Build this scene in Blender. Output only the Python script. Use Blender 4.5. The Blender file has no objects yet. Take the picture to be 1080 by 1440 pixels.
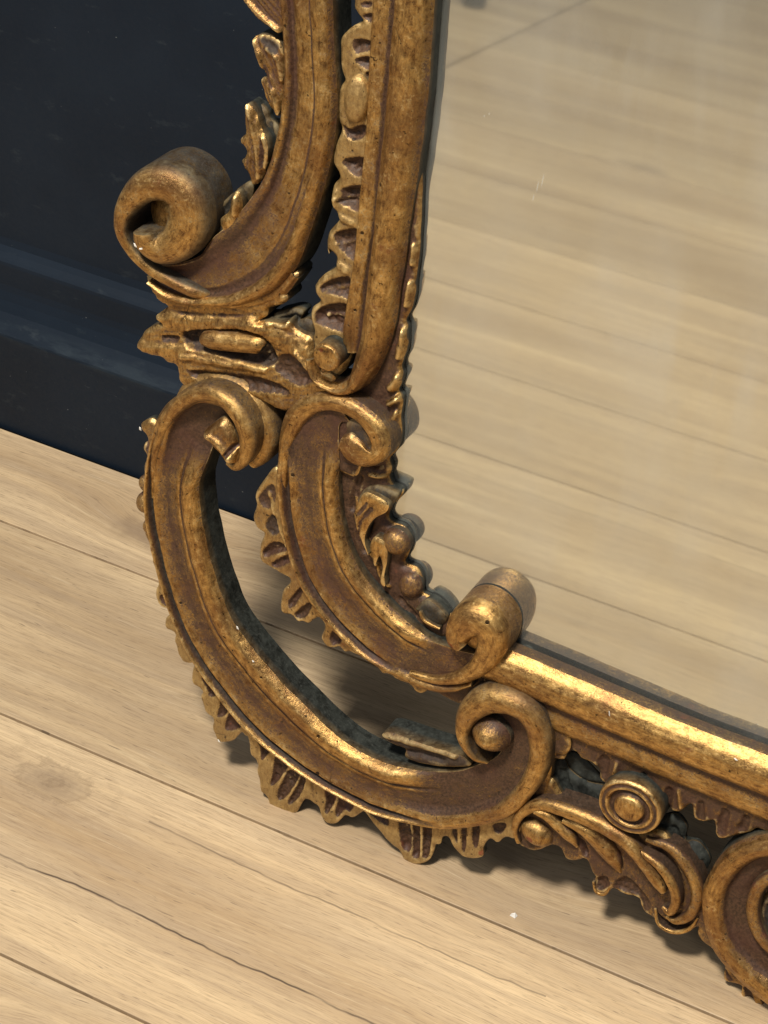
import bpy, math, random
import numpy as np
from mathutils import Matrix, Vector
from mathutils.geometry import delaunay_2d_cdt

sc = bpy.context.scene
COL = sc.collection
random.seed(4)

# ---------------------------------------------------------------- camera (metres; X along the wall, Y into the wall, Z up)
F = 2970.19
YAW, PITCH, ROLL, LEAN = -0.46772344, 0.68313032, 0.03329927, 0.1045465
CAM = np.array([0.0, 0.0, 1.15322])
fw = np.array([math.sin(YAW)*math.cos(PITCH), math.cos(YAW)*math.cos(PITCH), -math.sin(PITCH)])
r0 = np.cross(fw, [0, 0, 1]); r0 /= np.linalg.norm(r0); u0 = np.cross(r0, fw)
RT = math.cos(ROLL)*r0+math.sin(ROLL)*u0
UP = -math.sin(ROLL)*r0+math.cos(ROLL)*u0
cd = bpy.data.cameras.new('camera'); cam = bpy.data.objects.new('camera', cd); COL.objects.link(cam)
cd.sensor_fit = 'VERTICAL'; cd.sensor_height = 36; cd.lens = 36*F/1440
cd.clip_start = 0.05; cd.clip_end = 60
cam.matrix_world = Matrix(((RT[0], UP[0], -fw[0], CAM[0]), (RT[1], UP[1], -fw[1], CAM[1]), (RT[2], UP[2], -fw[2], CAM[2]), (0, 0, 0, 1)))
sc.camera = cam

# ---------------------------------------------------------------- indoor light: lamps only
W = bpy.data.worlds.new('World'); sc.world = W; W.use_nodes = True
bg = W.node_tree.nodes['Background']; bg.inputs[0].default_value = (0.93, 0.95, 1.0, 1); bg.inputs[1].default_value = 0.26
def lamp(name, loc, target, size, power, col, size_y=None):
    l = bpy.data.lights.new(name, 'AREA'); l.energy = power; l.color = col
    l.shape = 'RECTANGLE'; l.size = size; l.size_y = size_y or size
    o = bpy.data.objects.new(name, l); COL.objects.link(o); o.location = loc
    o.rotation_euler = (Vector(target)-Vector(loc)).to_track_quat('-Z', 'Y').to_euler()
    return o
lamp('ceiling_panel_lamp', (-0.52, -0.08, 2.5), (-0.5, 0.95, 0.1), 0.30, 80, (1.0, 0.94, 0.84))
lamp('front_fill_lamp', (-1.5, -1.1, 2.3), (-0.5, 0.9, 0.1), 1.4, 9, (0.93, 0.96, 1.0), 0.6)  # added weak fill that brightens the scroll fronts, not a lamp of the room
sc.view_settings.view_transform = 'Standard'; sc.view_settings.look = 'None'
sc.view_settings.exposure = 0; sc.view_settings.gamma = 1

# ---------------------------------------------------------------- mirror plane frame
EX = np.array([1.0, 0, 0]); EY = np.array([0, math.sin(LEAN), math.cos(LEAN)]); EN = np.array([0, -math.cos(LEAN), math.sin(LEAN)])
ORG = np.array([-0.5, 0.937, 0.0])
def at(px, py, h):
    """point of the plane lying h cm in front of the glass, in mirror coordinates (cm)"""
    ray = (px-540)*RT-(py-720)*UP+F*fw
    t = ((ORG+EN*h/100-CAM)@EN)/(ray@EN)
    P = CAM+ray*t-ORG
    return np.array([P@EX, P@EY])*100
def T(pts, ox=0, oy=0, s=1):
    return [(ox+p[0]/s, oy+p[1]/s) for p in pts]

def vnoise(x, y, seed=0):
    xi = np.floor(x).astype(int); yi = np.floor(y).astype(int); fx = x-xi; fy = y-yi
    fx = fx*fx*(3-2*fx); fy = fy*fy*(3-2*fy)
    def hsh(a, b):
        n = (a*374761393+b*668265263+seed*974711) & 0x7fffffff
        n = ((n ^ (n >> 13))*1274126177) & 0x7fffffff
        return ((n ^ (n >> 16)) & 0xffff)/32767.5-1
    return (hsh(xi, yi)*(1-fx)+hsh(xi+1, yi)*fx)*(1-fy)+(hsh(xi, yi+1)*(1-fx)+hsh(xi+1, yi+1)*fx)*fy
def carve(x, y, seed=0):
    return 0.030*vnoise(x*.9+7, y*.9, seed)+0.022*vnoise(x*2.3, y*2.3, seed+1)+0.010*vnoise(x*5.5, y*5.5, seed+2)

def cr(P, n, closed=False):
    """Catmull-Rom through rows of P, resampled to n rows evenly by the first two columns"""
    P = np.array(P, float)
    if closed: Q = np.vstack([P[-1], P, P[0], P[1]])
    else: Q = np.vstack([2*P[0]-P[1], P, 2*P[-1]-P[-2]])
    out = []
    for i in range(1, len(Q)-2):
        t = np.linspace(0, 1, 12, endpoint=False)[:, None]
        a, b, c, d = Q[i-1], Q[i], Q[i+1], Q[i+2]
        out.append(.5*((2*b)+(-a+c)*t+(2*a-5*b+4*c-d)*t*t+(-a+3*b-3*c+d)*t**3))
    out = np.vstack(out+[Q[-2][None]])
    L = np.r_[0, np.cumsum(np.hypot(*np.diff(out[:, :2], axis=0).T))]
    s = np.linspace(0, L[-1], n)
    return np.array([np.interp(s, L, out[:, k]) for k in range(out.shape[1])]).T, L[-1]

# ---------------------------------------------------------------- materials
def newmat(name):
    m = bpy.data.materials.new(name); m.use_nodes = True; nt = m.node_tree
    b = nt.nodes['Principled BSDF']; return m, nt, b
class G:
    def __init__(s, nt): s.nt = nt
    def n(s, t, **k):
        nd = s.nt.nodes.new(t)
        for a, v in k.items(): setattr(nd, a, v)
        return nd
    def l(s, a, b): s.nt.links.new(a, b)
    def put(s, sock, v):
        if isinstance(v, bpy.types.NodeSocket): s.l(v, sock)
        else: sock.default_value = v
    def math(s, op, a, b=0.0, c=None, clamp=False):
        nd = s.n('ShaderNodeMath', operation=op, use_clamp=clamp); s.put(nd.inputs[0], a); s.put(nd.inputs[1], b)
        if c is not None: s.put(nd.inputs[2], c)
        return nd.outputs[0]
    def mix(s, f, a, b, blend='MIX'):
        nd = s.n('ShaderNodeMix', data_type='RGBA', blend_type=blend); s.put(nd.inputs[0], f); s.put(nd.inputs[6], a); s.put(nd.inputs[7], b)
        return nd.outputs[2]
    def noise(s, vec, scale, detail=4, rough=.55, dist=0.0):
        nd = s.n('ShaderNodeTexNoise'); s.l(vec, nd.inputs['Vector']); nd.inputs['Scale'].default_value = scale
        nd.inputs['Detail'].default_value = detail; nd.inputs['Roughness'].default_value = rough; nd.inputs['Distortion'].default_value = dist
        return nd.outputs[0]
    def ramp(s, v, lo, hi, a=0.0, b=1.0, smooth=False):
        nd = s.n('ShaderNodeMapRange', clamp=True, interpolation_type='SMOOTHSTEP' if smooth else 'LINEAR')
        s.put(nd.inputs[0], v)
        for i, q in enumerate((lo, hi, a, b)): s.put(nd.inputs[1+i], q)
        return nd.outputs[0]
    def scale(s, vec, sx, sy, sz):
        nd = s.n('ShaderNodeVectorMath', operation='MULTIPLY'); s.l(vec, nd.inputs[0]); nd.inputs[1].default_value = (sx, sy, sz); return nd.outputs[0]
    def bump(s, h, strength, dist, normal=None):
        nd = s.n('ShaderNodeBump'); s.l(h, nd.inputs['Height']); nd.inputs['Strength'].default_value = strength; nd.inputs['Distance'].default_value = dist
        if normal is not None: s.l(normal, nd.inputs['Normal'])
        return nd.outputs[0]
C4 = lambda r, g, b: (r, g, b, 1)

def gilt_material():
    m, nt, b = newmat('antique_gilding'); g = G(nt)
    co = g.n('ShaderNodeTexCoord'); ob = co.outputs['Object']; uv = co.outputs['UV']
    at_ = g.n('ShaderNodeVertexColor'); at_.layer_name = 'finish'
    sep = g.n('ShaderNodeSeparateColor'); g.l(at_.outputs[0], sep.inputs[0])
    pat, raw, rub = sep.outputs[0], sep.outputs[1], sep.outputs[2]
    paint = g.math('SUBTRACT', 1.0, at_.outputs[1])
    geo = g.n('ShaderNodeNewGeometry'); pt = geo.outputs['Pointiness']
    streak = g.noise(g.scale(uv, 5.0, 1.3, 1), 1.0, 6, .68)       # uv in cm: u across, v along
    fibre = g.noise(g.scale(uv, 22, 7.0, 1), 1.0, 4, .7)
    fine = g.noise(ob, 520, 6, .75)
    mid = g.noise(ob, 120, 5, .65, .5)
    big = g.noise(ob, 30, 3, .5)
    speck = g.noise(ob, 300, 2, .5)
    def c(x): return g.math('SUBTRACT', x, .5)
    tone = g.math('ADD', g.math('MULTIPLY', c(streak), 1.5), g.math('ADD', g.math('MULTIPLY', c(fibre), .8), g.math('MULTIPLY', c(mid), 1.2)))
    tone = g.math('ADD', tone, .5)
    gold = g.mix(g.ramp(tone, .12, .88), C4(.135, .066, .026), C4(.74, .450, .145))
    gold = g.mix(g.ramp(big, .44, .66, 0, .6), gold, C4(.19, .088, .038))
    gold = g.mix(g.ramp(g.math('MULTIPLY', mid, fine), .29, .38, 0, .6), gold, C4(.80, .58, .25))
    ochre = g.mix(g.ramp(tone, .2, .8), C4(.26, .165, .062), C4(.41, .285, .115))
    gold = g.mix(paint, gold, ochre)
    bole = g.mix(g.ramp(fine, .38, .62), C4(.034, .019, .012), C4(.115, .060, .032))
    bole = g.mix(g.ramp(big, .45, .7, 0, .5), bole, C4(.085, .034, .024))
    # how much leaf is worn away: the carver's finish, fibre and fine noise
    v = g.math('ADD', g.math('MULTIPLY_ADD', pat, 1.15, .05), g.math('ADD', g.math('MULTIPLY', c(fine), 1.5), g.math('MULTIPLY', c(fibre), 1.3)))
    v = g.math('ADD', v, g.math('ADD', g.math('MULTIPLY', c(mid), .7), g.math('MULTIPLY', c(streak), 1.2)))
    v = g.math('ADD', v, g.math('MULTIPLY', c(g.noise(ob, 45, 4, .6, .8)), .8))
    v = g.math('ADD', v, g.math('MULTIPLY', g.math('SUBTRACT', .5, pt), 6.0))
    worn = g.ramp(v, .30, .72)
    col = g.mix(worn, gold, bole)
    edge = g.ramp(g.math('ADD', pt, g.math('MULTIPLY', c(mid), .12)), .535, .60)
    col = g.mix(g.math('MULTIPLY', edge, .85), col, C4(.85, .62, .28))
    redm = g.ramp(g.noise(ob, 60, 5, .7), .64, .70)
    col = g.mix(g.math('MULTIPLY', redm, .5), col, C4(.21, .06, .03))
    redm2 = g.ramp(g.math('ADD', rub, g.math('MULTIPLY', c(mid), 1.4)), .45, .62)
    col = g.mix(g.math('MULTIPLY', redm2, .8), col, C4(.28, .075, .04))
    spk = g.ramp(speck, .69, .72)
    col = g.mix(g.math('MULTIPLY', spk, .8), col, C4(.028, .017, .011))
    hole = g.n('ShaderNodeTexVoronoi'); g.l(ob, hole.inputs['Vector']); hole.inputs['Scale'].default_value = 85
    hs = g.n('ShaderNodeSeparateColor'); g.l(hole.outputs['Color'], hs.inputs[0])
    rad = g.ramp(hs.outputs[0], .72, 1.0, 0, .15)
    hm = g.ramp(g.math('SUBTRACT', rad, hole.outputs['Distance']), 0, .03)
    col = g.mix(g.math('MULTIPLY', hm, .9), col, C4(.022, .014, .010))
    ck = g.n('ShaderNodeTexVoronoi', feature='DISTANCE_TO_EDGE'); g.l(ob, ck.inputs['Vector']); ck.inputs['Scale'].default_value = 24
    ckm = g.math('MULTIPLY', g.ramp(g.math('ADD', ck.outputs['Distance'], g.math('MULTIPLY', c(mid), .03)), .0, .016, 1, 0), g.ramp(g.noise(ob, 16, 3, .6), .60, .68))
    col = g.mix(g.math('MULTIPLY', ckm, .55), col, C4(.020, .012, .008))
    greyc = g.mix(g.ramp(mid, .35, .65), C4(.008, .009, .007), C4(.036, .040, .034))
    greyc = g.mix(g.ramp(fine, .52, .72, 0, .45), greyc, C4(.11, .115, .10))
    col = g.mix(raw, col, greyc)
    g.l(col, b.inputs['Base Color'])
    keep = g.math('SUBTRACT', 1.0, raw)
    met = g.math('MULTIPLY', g.math('MULTIPLY', g.ramp(worn, 0, 1, .85, .12), keep), g.ramp(paint, 0, 1, 1, .35))
    g.l(met, b.inputs['Metallic'])
    ro = g.ramp(g.math('ADD', g.math('MULTIPLY', fine, .6), g.math('MULTIPLY', mid, .4)), .38, .62, .24, .48)
    ro = g.math('ADD', g.math('ADD', ro, g.math('MULTIPLY', raw, .3)), g.math('MULTIPLY', worn, .14))
    b.inputs['Specular IOR Level'].default_value = .35
    g.l(ro, b.inputs['Roughness'])
    n1 = g.bump(streak, .35, .0005)
    n2 = g.bump(fine, .6, .0004, n1)
    n3 = g.bump(mid, .45, .0007, n2)
    n5 = g.bump(fibre, .5, .0004, n3)
    n4 = g.bump(g.math('SUBTRACT', 1.0, g.math('MAXIMUM', hm, ckm)), .6, .0006, n5)
    g.l(n4, b.inputs['Normal'])
    return m

def wood_material():
    m, nt, b = newmat('pale_oak_laminate'); g = G(nt)
    co = g.n('ShaderNodeTexCoord'); ob = co.outputs['Object']
    oi = g.n('ShaderNodeObjectInfo'); rnd = oi.outputs['Random']
    off = g.n('ShaderNodeVectorMath', operation='ADD'); g.l(ob, off.inputs[0])
    cmb = g.n('ShaderNodeCombineXYZ'); g.l(g.math('MULTIPLY', rnd, 37.0), cmb.inputs[0]); g.l(g.math('MULTIPLY', rnd, 19.0), cmb.inputs[1]); g.l(cmb.outputs[0], off.inputs[1])
    p = off.outputs[0]
    # knots bend the grain
    vor = g.n('ShaderNodeTexVoronoi'); g.l(g.scale(p, 2.3, 6.0, 1), vor.inputs['Vector']); vor.inputs['Scale'].default_value = 1.0
    kn = g.ramp(vor.outputs['Distance'], 0.0, .30, 1, 0, True)
    warp = g.noise(g.scale(p, 2.0, 5.0, 1), 1.0, 3)
    wy = g.math('ADD', g.math('MULTIPLY', g.math('SUBTRACT', warp, .5), .035), g.math('MULTIPLY', kn, .020))
    wc = g.n('ShaderNodeCombineXYZ'); g.l(wy, wc.inputs[1])
    pw_ = g.n('ShaderNodeVectorMath', operation='ADD'); g.l(p, pw_.inputs[0]); g.l(wc.outputs[0], pw_.inputs[1]); pw = pw_.outputs[0]
    g1 = g.noise(g.scale(pw, 2.6, 75, 1), 1.0, 7, .68)
    g2 = g.noise(g.scale(pw, 11.0, 420, 1), 1.0, 6, .75)
    g3 = g.noise(g.scale(pw, 45.0, 1100, 1), 1.0, 4, .7)
    b1 = g.noise(g.scale(pw, 1.6, 14, 1), 1.0, 4, .55)
    b2 = g.noise(g.scale(pw, 5, 22, 1), 1.0, 4, .6)
    col = g.mix(g.ramp(b1, .36, .62), C4(.47, .330, .190), C4(.74, .555, .335))
    col = g.mix(g.ramp(b2, .50, .72, 0, .55), col, C4(.50, .385, .26))
    col = g.mix(g.ramp(g1, .42, .66, 0, .8), col, C4(.45, .33, .21))
    col = g.mix(g.ramp(g1, .28, .42, .45, 0), col, C4(.74, .585, .37))
    col = g.mix(g.ramp(g2, .50, .70, 0, .5), col, C4(.35, .245, .150))
    col = g.mix(g.ramp(g2, .30, .43, .45, 0), col, C4(.78, .64, .43))
    col = g.mix(g.ramp(g3, .50, .66, 0, .55), col, C4(.26, .175, .105))
    pore = g.noise(g.scale(pw, 55, 620, 1), 1.0, 2, .5)
    col = g.mix(g.ramp(pore, .66, .72, 0, .55), col, C4(.13, .09, .065))
    knd = g.ramp(g.math('ADD', vor.outputs['Distance'], g.math('MULTIPLY', g.noise(p, 60, 4), .12)), .10, .19, .55, 0, True)
    col = g.mix(knd, col, C4(.25, .175, .115))
    # long printed cracks wandering along the board
    sx = g.n('ShaderNodeSeparateXYZ'); g.l(ob, sx.inputs[0]); X, Y = sx.outputs[0], sx.outputs[1]
    nx = g.n('ShaderNodeCombineXYZ'); g.l(X, nx.inputs[0]); g.l(rnd, nx.inputs[1])
    wob = g.math('MULTIPLY', g.math('SUBTRACT', g.noise(nx.outputs[0], 7.0, 4, .6), .5), .022)
    for y0, wd, x0, x1, st in ((.785, .0007, -3, 3, .9), (.8605, .0006, -.62, -.30, .55), (.375, .0007, -3, 3, .5), (.11, .0009, -3, 3, .3), (.6555, .0005, -.60, -.45, .4)):
        d = g.math('ABSOLUTE', g.math('SUBTRACT', g.math('SUBTRACT', Y, y0), wob))
        k = g.ramp(d, wd*.5, wd*1.7, st, 0)
        k = g.math('MULTIPLY', k, g.ramp(g.noise(nx.outputs[0], 18, 3), .30, .46, .35, 1))
        k = g.math('MULTIPLY', k, g.math('MULTIPLY', g.math('GREATER_THAN', X, x0), g.math('LESS_THAN', X, x1)))
        col = g.mix(k, col, C4(.075, .05, .036))
    # dark knot printed on the board left of the mirror
    kx = g.math('DIVIDE', g.math('ADD', X, .703), .030); ky = g.math('DIVIDE', g.math('SUBTRACT', Y, .862), .017)
    kd = g.math('SQRT', g.math('ADD', g.math('MULTIPLY', kx, kx), g.math('MULTIPLY', ky, ky)))
    kd = g.math('ADD', kd, g.math('MULTIPLY', g.math('SUBTRACT', g.noise(ob, 60, 6, .75), .5), 1.8))
    col = g.mix(g.ramp(kd, .2, 1.4, .55, 0, True), col, C4(.25, .18, .12))
    ring = g.math('SINE', g.math('MULTIPLY', kd, 8.0))
    col = g.mix(g.math('MULTIPLY', g.ramp(ring, .3, 1, 0, .35), g.ramp(kd, .5, 2.4, 1, 0)), col, C4(.22, .15, .09))
    hsv = g.n('ShaderNodeHueSaturation'); g.l(col, hsv.inputs['Color']); g.l(g.ramp(rnd, 0, 1, .93, 1.06), hsv.inputs['Value']); hsv.inputs['Saturation'].default_value = 1.0
    g.l(hsv.outputs[0], b.inputs['Base Color'])
    g.l(g.ramp(g1, .3, .7, .42, .55), b.inputs['Roughness'])
    b.inputs['Specular IOR Level'].default_value = .35
    n1 = g.bump(g2, .25, .0004); n2 = g.bump(g3, .2, .0002, n1)
    g.l(n2, b.inputs['Normal'])
    return m

def simple(name, col, rough, spec=.4, metal=0):
    m, nt, b = newmat(name); b.inputs['Base Color'].default_value = C4(*col); b.inputs['Roughness'].default_value = rough
    b.inputs['Specular IOR Level'].default_value = spec; b.inputs['Metallic'].default_value = metal
    return m

def wall_material():
    m, nt, b = newmat('dark_navy_paint'); g = G(nt)
    co = g.n('ShaderNodeTexCoord'); ob = co.outputs['Object']
    n = g.noise(ob, 9, 5, .6); f = g.noise(ob, 240, 4, .7)
    col = g.mix(g.ramp(n, .3, .7), C4(.0048, .0105, .0200), C4(.0080, .0155, .0275))
    dust = g.noise(g.scale(ob, 26, 60, 60), 1.0, 5, .7)
    col = g.mix(g.ramp(dust, .60, .82, 0, .45), col, C4(.060, .075, .082))
    zz = g.n('ShaderNodeSeparateXYZ'); g.l(ob, zz.inputs[0])
    rubz = g.math('MULTIPLY', g.ramp(g.math('ABSOLUTE', g.math('SUBTRACT', zz.outputs[2], .1055)), .001, .009, 1, 0), g.ramp(g.noise(g.scale(ob, 22, 22, 120), 1.0, 5, .7), .44, .62))
    rubz = g.math('MULTIPLY', rubz, g.ramp(g.noise(g.scale(ob, 5, 5, 5), 1.0, 2), .45, .68, .05, .6))
    col = g.mix(rubz, col, C4(.050, .070, .082))
    scr = g.noise(g.scale(ob, 14, 14, 90), 1.0, 3, .6, 1.2)
    col = g.mix(g.ramp(scr, .76, .775, 0, .3), col, C4(.16, .18, .19))
    spk = g.noise(ob, 420, 1, .5)
    col = g.mix(g.ramp(spk, .80, .82, 0, .6), col, C4(.25, .27, .27))
    g.l(col, b.inputs['Base Color']); g.l(g.ramp(f, .3, .7, .45, .62), b.inputs['Roughness'])
    b.inputs['Specular IOR Level'].default_value = .2
    g.l(g.bump(f, .25, .0004), b.inputs['Normal'])
    return m

def glass_material():
    m, nt, b = newmat('old_silvered_glass'); g = G(nt)
    co = g.n('ShaderNodeTexCoord'); ob = co.outputs['Object']
    nt.nodes.remove(b)
    out = nt.nodes['Material Output']
    gl = g.n('ShaderNodeBsdfGlossy'); gl.inputs['Color'].default_value = C4(.69, .70, .63); gl.inputs['Roughness'].default_value = .03
    hz = g.n('ShaderNodeBsdfGlossy'); hz.inputs['Color'].default_value = C4(.72, .74, .72); hz.inputs['Roughness'].default_value = .26
    df = g.n('ShaderNodeBsdfDiffuse'); df.inputs['Color'].default_value = C4(.56, .58, .54)
    sm = g.noise(g.scale(ob, 20, 5, 1), 1.0, 4, .6, .5)
    sm2 = g.noise(ob, 7, 4, .6)
    f = g.math('MULTIPLY', g.ramp(sm, .40, .78), g.ramp(sm2, .35, .75))
    sx = g.n('ShaderNodeSeparateXYZ'); g.l(ob, sx.inputs[0])
    scr = None
    for (qx, qy, ln, sl) in SCR:
        yy = g.math('SUBTRACT', sx.outputs[1], qy); dx = g.math('ABSOLUTE', g.math('SUBTRACT', g.math('SUBTRACT', sx.outputs[0], qx), g.math('MULTIPLY', yy, sl)))
        k = g.math('MULTIPLY', g.ramp(dx, .0001, .0006, 1, 0), g.ramp(g.math('ABSOLUTE', yy), ln*.3, ln, 1, 0))
        scr = k if scr is None else g.math('MAXIMUM', scr, k)
    m1 = g.n('ShaderNodeMixShader'); g.l(g.ramp(f, 0, 1, .10, .60), m1.inputs[0]); g.l(gl.outputs[0], m1.inputs[1]); g.l(hz.outputs[0], m1.inputs[2])
    m2 = g.n('ShaderNodeMixShader'); g.l(g.math('ADD', g.ramp(f, 0, 1, .10, .36), g.math('MULTIPLY', scr, .28)), m2.inputs[0]); g.l(m1.outputs[0], m2.inputs[1]); g.l(df.outputs[0], m2.inputs[2])
    g.l(m2.outputs[0], out.inputs['Surface'])
    return m

SCR = []
for (x_, y_, l_) in ((763, 254, 12), (756, 262, 10), (750, 278, 6), (688, 160, 2), (681, 163, 2)):
    p_ = at(x_, y_, 0)/100; q_ = at(x_-l_*.22, y_+l_, 0)/100; SCR.append((p_[0], p_[1], abs(q_[1]-p_[1]), (q_[0]-p_[0])/(q_[1]-p_[1])))
M_GILT = gilt_material(); M_WOOD = wood_material(); M_WALL = wall_material(); M_GLASS = glass_material()

# ---------------------------------------------------------------- objects
PAINT = [0.0]      # share of flat bronze paint instead of leaf on the part being built
def link(name, V, Fc, mat, parent=None, uv=None, fin=None, smooth=True):
    me = bpy.data.meshes.new(name); me.from_pydata([tuple(v) for v in V], [], [tuple(int(i) for i in f) for f in Fc])
    if fin is not None:
        a = me.color_attributes.new('finish', 'FLOAT_COLOR', 'POINT')
        c = np.ones((len(V), 4), np.float32); c[:, :3] = fin; c[:, 3] = 1-PAINT[0]; a.data.foreach_set('color', c.ravel())
    if uv is not None:
        l = me.uv_layers.new(name='UVMap'); idx = np.zeros(len(me.loops), np.int32); me.loops.foreach_get('vertex_index', idx)
        l.data.foreach_set('uv', np.asarray(uv, np.float32)[idx].ravel())
    me.materials.append(mat)
    if smooth: me.polygons.foreach_set('use_smooth', [True]*len(me.polygons))
    me.update()
    o = bpy.data.objects.new(name, me); COL.objects.link(o)
    if parent: o.parent = parent
    return o

# mirror empty
mirror = bpy.data.objects.new('wall_mirror', None); COL.objects.link(mirror)
mirror.matrix_world = Matrix(((EX[0], EY[0], EN[0], ORG[0]), (EX[1], EY[1], EN[1], ORG[1]), (EX[2], EY[2], EN[2], ORG[2]), (0, 0, 0, 1)))
mirror['label'] = 'antique carved gilt rococo mirror leaning on dark wall, scrolls and ruffled leaves at its corner'
mirror['category'] = 'mirror'

BACK = -0.35
SEED = [0]
def grid_faces(nr, nc, wrap=False):
    i, j = np.meshgrid(np.arange(nr-1), np.arange(nc if wrap else nc-1), indexing='ij')
    a = i*nc+j; b = i*nc+(j+1) % nc
    return np.stack([a, b, b+nc, a+nc], -1).reshape(-1, 4)

def finish_grid(name, pos, uv, fin, back=BACK, flip=False, side=None):
    """pos: rows x cols x 3 (cm). adds raw skirts down to back on all four sides"""
    nr, nc = pos.shape[:2]
    V = [pos.reshape(-1, 3)]; U = [uv.reshape(-1, 2)]; Fi = [fin.reshape(-1, 3)]; Fc = [grid_faces(nr, nc)]
    base = nr*nc
    loops = [np.r_[np.arange(nc), np.arange(2*nc-1, nr*nc, nc), np.arange(nr*nc-2, (nr-1)*nc-1, -1), np.arange((nr-2)*nc, 0, -nc)]]
    P = pos.reshape(-1, 3)[loops[0]]; n = len(P); steps = 4
    sk = []
    for k in range(steps):
        q = P.copy(); q[:, 2] = P[:, 2]+(back-P[:, 2])*k/(steps-1); sk.append(q)
    sk = np.array(sk)
    V.append(sk.reshape(-1, 3)); L = np.r_[0, np.cumsum(np.hypot(*np.diff(P[:, :2], axis=0).T))]
    U.append(np.stack([np.repeat(np.arange(steps)*.6, n), np.tile(L, steps)], -1))
    ff = np.zeros((steps*n, 3)); ff[:, 1] = 1; ff[:n, 1] = .75
    if side: ff[:, 0] = side[0]; ff[:, 1] = side[1]
    Fi.append(ff)
    Fc.append(grid_faces(steps, n, True)[:, ::-1]+base)
    V = np.vstack(V)/100; Fc = np.vstack(Fc)
    if flip: Fc = Fc[:, ::-1]
    return link(name, V, Fc, M_GILT, mirror, np.vstack(U), np.vstack(Fi))

def ribbon(name, pairs, prof, prof2=None, blend=None, dh=0.0, ppc=5.0, nu=44, back=BACK, side=None, wob=1.0):
    """pairs: (ax,ay,bx,by[,lift]) image points of both edges; prof: (u, height cm, brown 0..1)"""
    SEED[0] += 7
    pa = np.array([list(p)+([0.0] if len(p) == 4 else []) for p in pairs], float)
    prof = np.array([list(q)+[0]*(4-len(q)) for q in prof], float); p2 = np.array([list(q)+[0]*(4-len(q)) for q in prof2], float) if prof2 is not None else prof
    u = np.linspace(0, 1, nu)
    def ev(pr, k):
        v = np.interp(u, pr[:, 0], pr[:, k]); w = np.pad(v, 1, mode='edge')
        return (w[:-2]+2*w[1:-1]+w[2:])/4 if k == 1 else v
    L = []
    for p in pa:
        a = at(p[0], p[1], prof[0, 1]+p[4]+dh); b = at(p[2], p[3], prof[-1, 1]+p[4]+dh); L.append([(a[0]+b[0])/2, (a[1]+b[1])/2, a[0], a[1], b[0], b[1], p[4]])
    q, length = cr(L, 10); n = max(8, int(length*ppc)); q, _ = cr(L, n)
    s = np.linspace(0, 1, n)
    bl = np.interp(s, [0, 1], [0, 0]) if blend is None else np.interp(s, blend[0], blend[1])
    A, B = q[:, 2:4], q[:, 4:6]
    XY = A[:, None]*(1-u[None, :, None])+B[:, None]*u[None, :, None]
    hh = ev(prof, 1)[None]*(1-bl[:, None])+ev(p2, 1)[None]*bl[:, None]+q[:, 6][:, None]+dh
    pt = ev(prof, 2)[None]*(1-bl[:, None])+ev(p2, 2)[None]*bl[:, None]
    hh = hh+wob*carve(XY[..., 0], XY[..., 1], SEED[0])
    wv = wob*.035*vnoise(s[:, None]*length*.8+u*0, u[None]*3+0*s[:, None], SEED[0]+3)
    pos = np.dstack([XY[..., 0]+wv, XY[..., 1], hh])
    wd = np.hypot(*(B-A).T)
    uv = np.dstack([u[None]*wd[:, None]+SEED[0], (s*length)[:, None]+0*u[None]])
    fin = np.zeros(pos.shape); fin[..., 0] = pt; fin[..., 1] = ev(prof, 3)[None]*(1-bl[:, None])+ev(p2, 3)[None]*bl[:, None]
    # orientation: want normals out (+h)
    e1 = pos[n//2+1 if n//2+1 < n else n//2, nu//2, :2]-pos[n//2, nu//2, :2]; e2 = pos[n//2, nu//2+1, :2]-pos[n//2, nu//2, :2]
    flip = (e2[0]*e1[1]-e2[1]*e1[0]) < 0
    return finish_grid(name, pos, uv, fin, back=back, flip=flip, side=side)

def bead(name, path, pat=0.0, ppc=7.0, nu=22, back=BACK, flat=1.0, rub=None, patside=.5, side=None, rawside=0.0):
    """path: (px,py,top height cm,radius cm) of a rounded roll"""
    SEED[0] += 7
    L = [[*at(p[0], p[1], p[2]), p[2], p[3]] for p in path]
    q, length = cr(L, 10); n = max(10, int(length*ppc)); q, _ = cr(L, n)
    xy = q[:, :2]; r = np.maximum(q[:, 3], .03)
    t = np.gradient(xy, axis=0); t /= np.linalg.norm(t, axis=1)[:, None]+1e-9
    nn = np.stack([t[:, 1], -t[:, 0]], -1)
    a = np.linspace(-1, 1, nu)*math.pi/2
    ca = np.sign(np.cos(a))*np.abs(np.cos(a))**flat; sa = np.sin(a)
    cap = np.ones(n); k = min(6, n//3)
    XY = xy[:, None]+nn[:, None]*(sa[None, :, None]*r[:, None, None])
    H = q[:, 2][:, None]-r[:, None]*(1-ca[None])
    H = H+carve(XY[..., 0], XY[..., 1], SEED[0])
    pos = np.dstack([XY, H]); s = np.linspace(0, length, n)
    uv = np.dstack([a[None]*r[:, None]+SEED[0], s[:, None]+0*a[None]])
    fin = np.zeros(pos.shape); fin[..., 0] = pat+(patside-pat)*np.clip((np.abs(sa[None])-.72)/.28, 0, 1)*np.ones((n, 1))
    fin[..., 1] = rawside*np.clip((np.abs(sa[None])-.55)/.4, 0, 1)*np.ones((n, 1))
    if rub:
        for (x, y, w) in rub:
            c = at(x, y, q[:, 2].mean()); d = np.hypot(XY[..., 0]-c[0], XY[..., 1]-c[1]); fin[..., 2] = np.maximum(fin[..., 2], np.clip(1-d/w, 0, 1))
    o = finish_grid(name, pos, uv, fin, back=back, flip=False, side=side)
    return o

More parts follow.
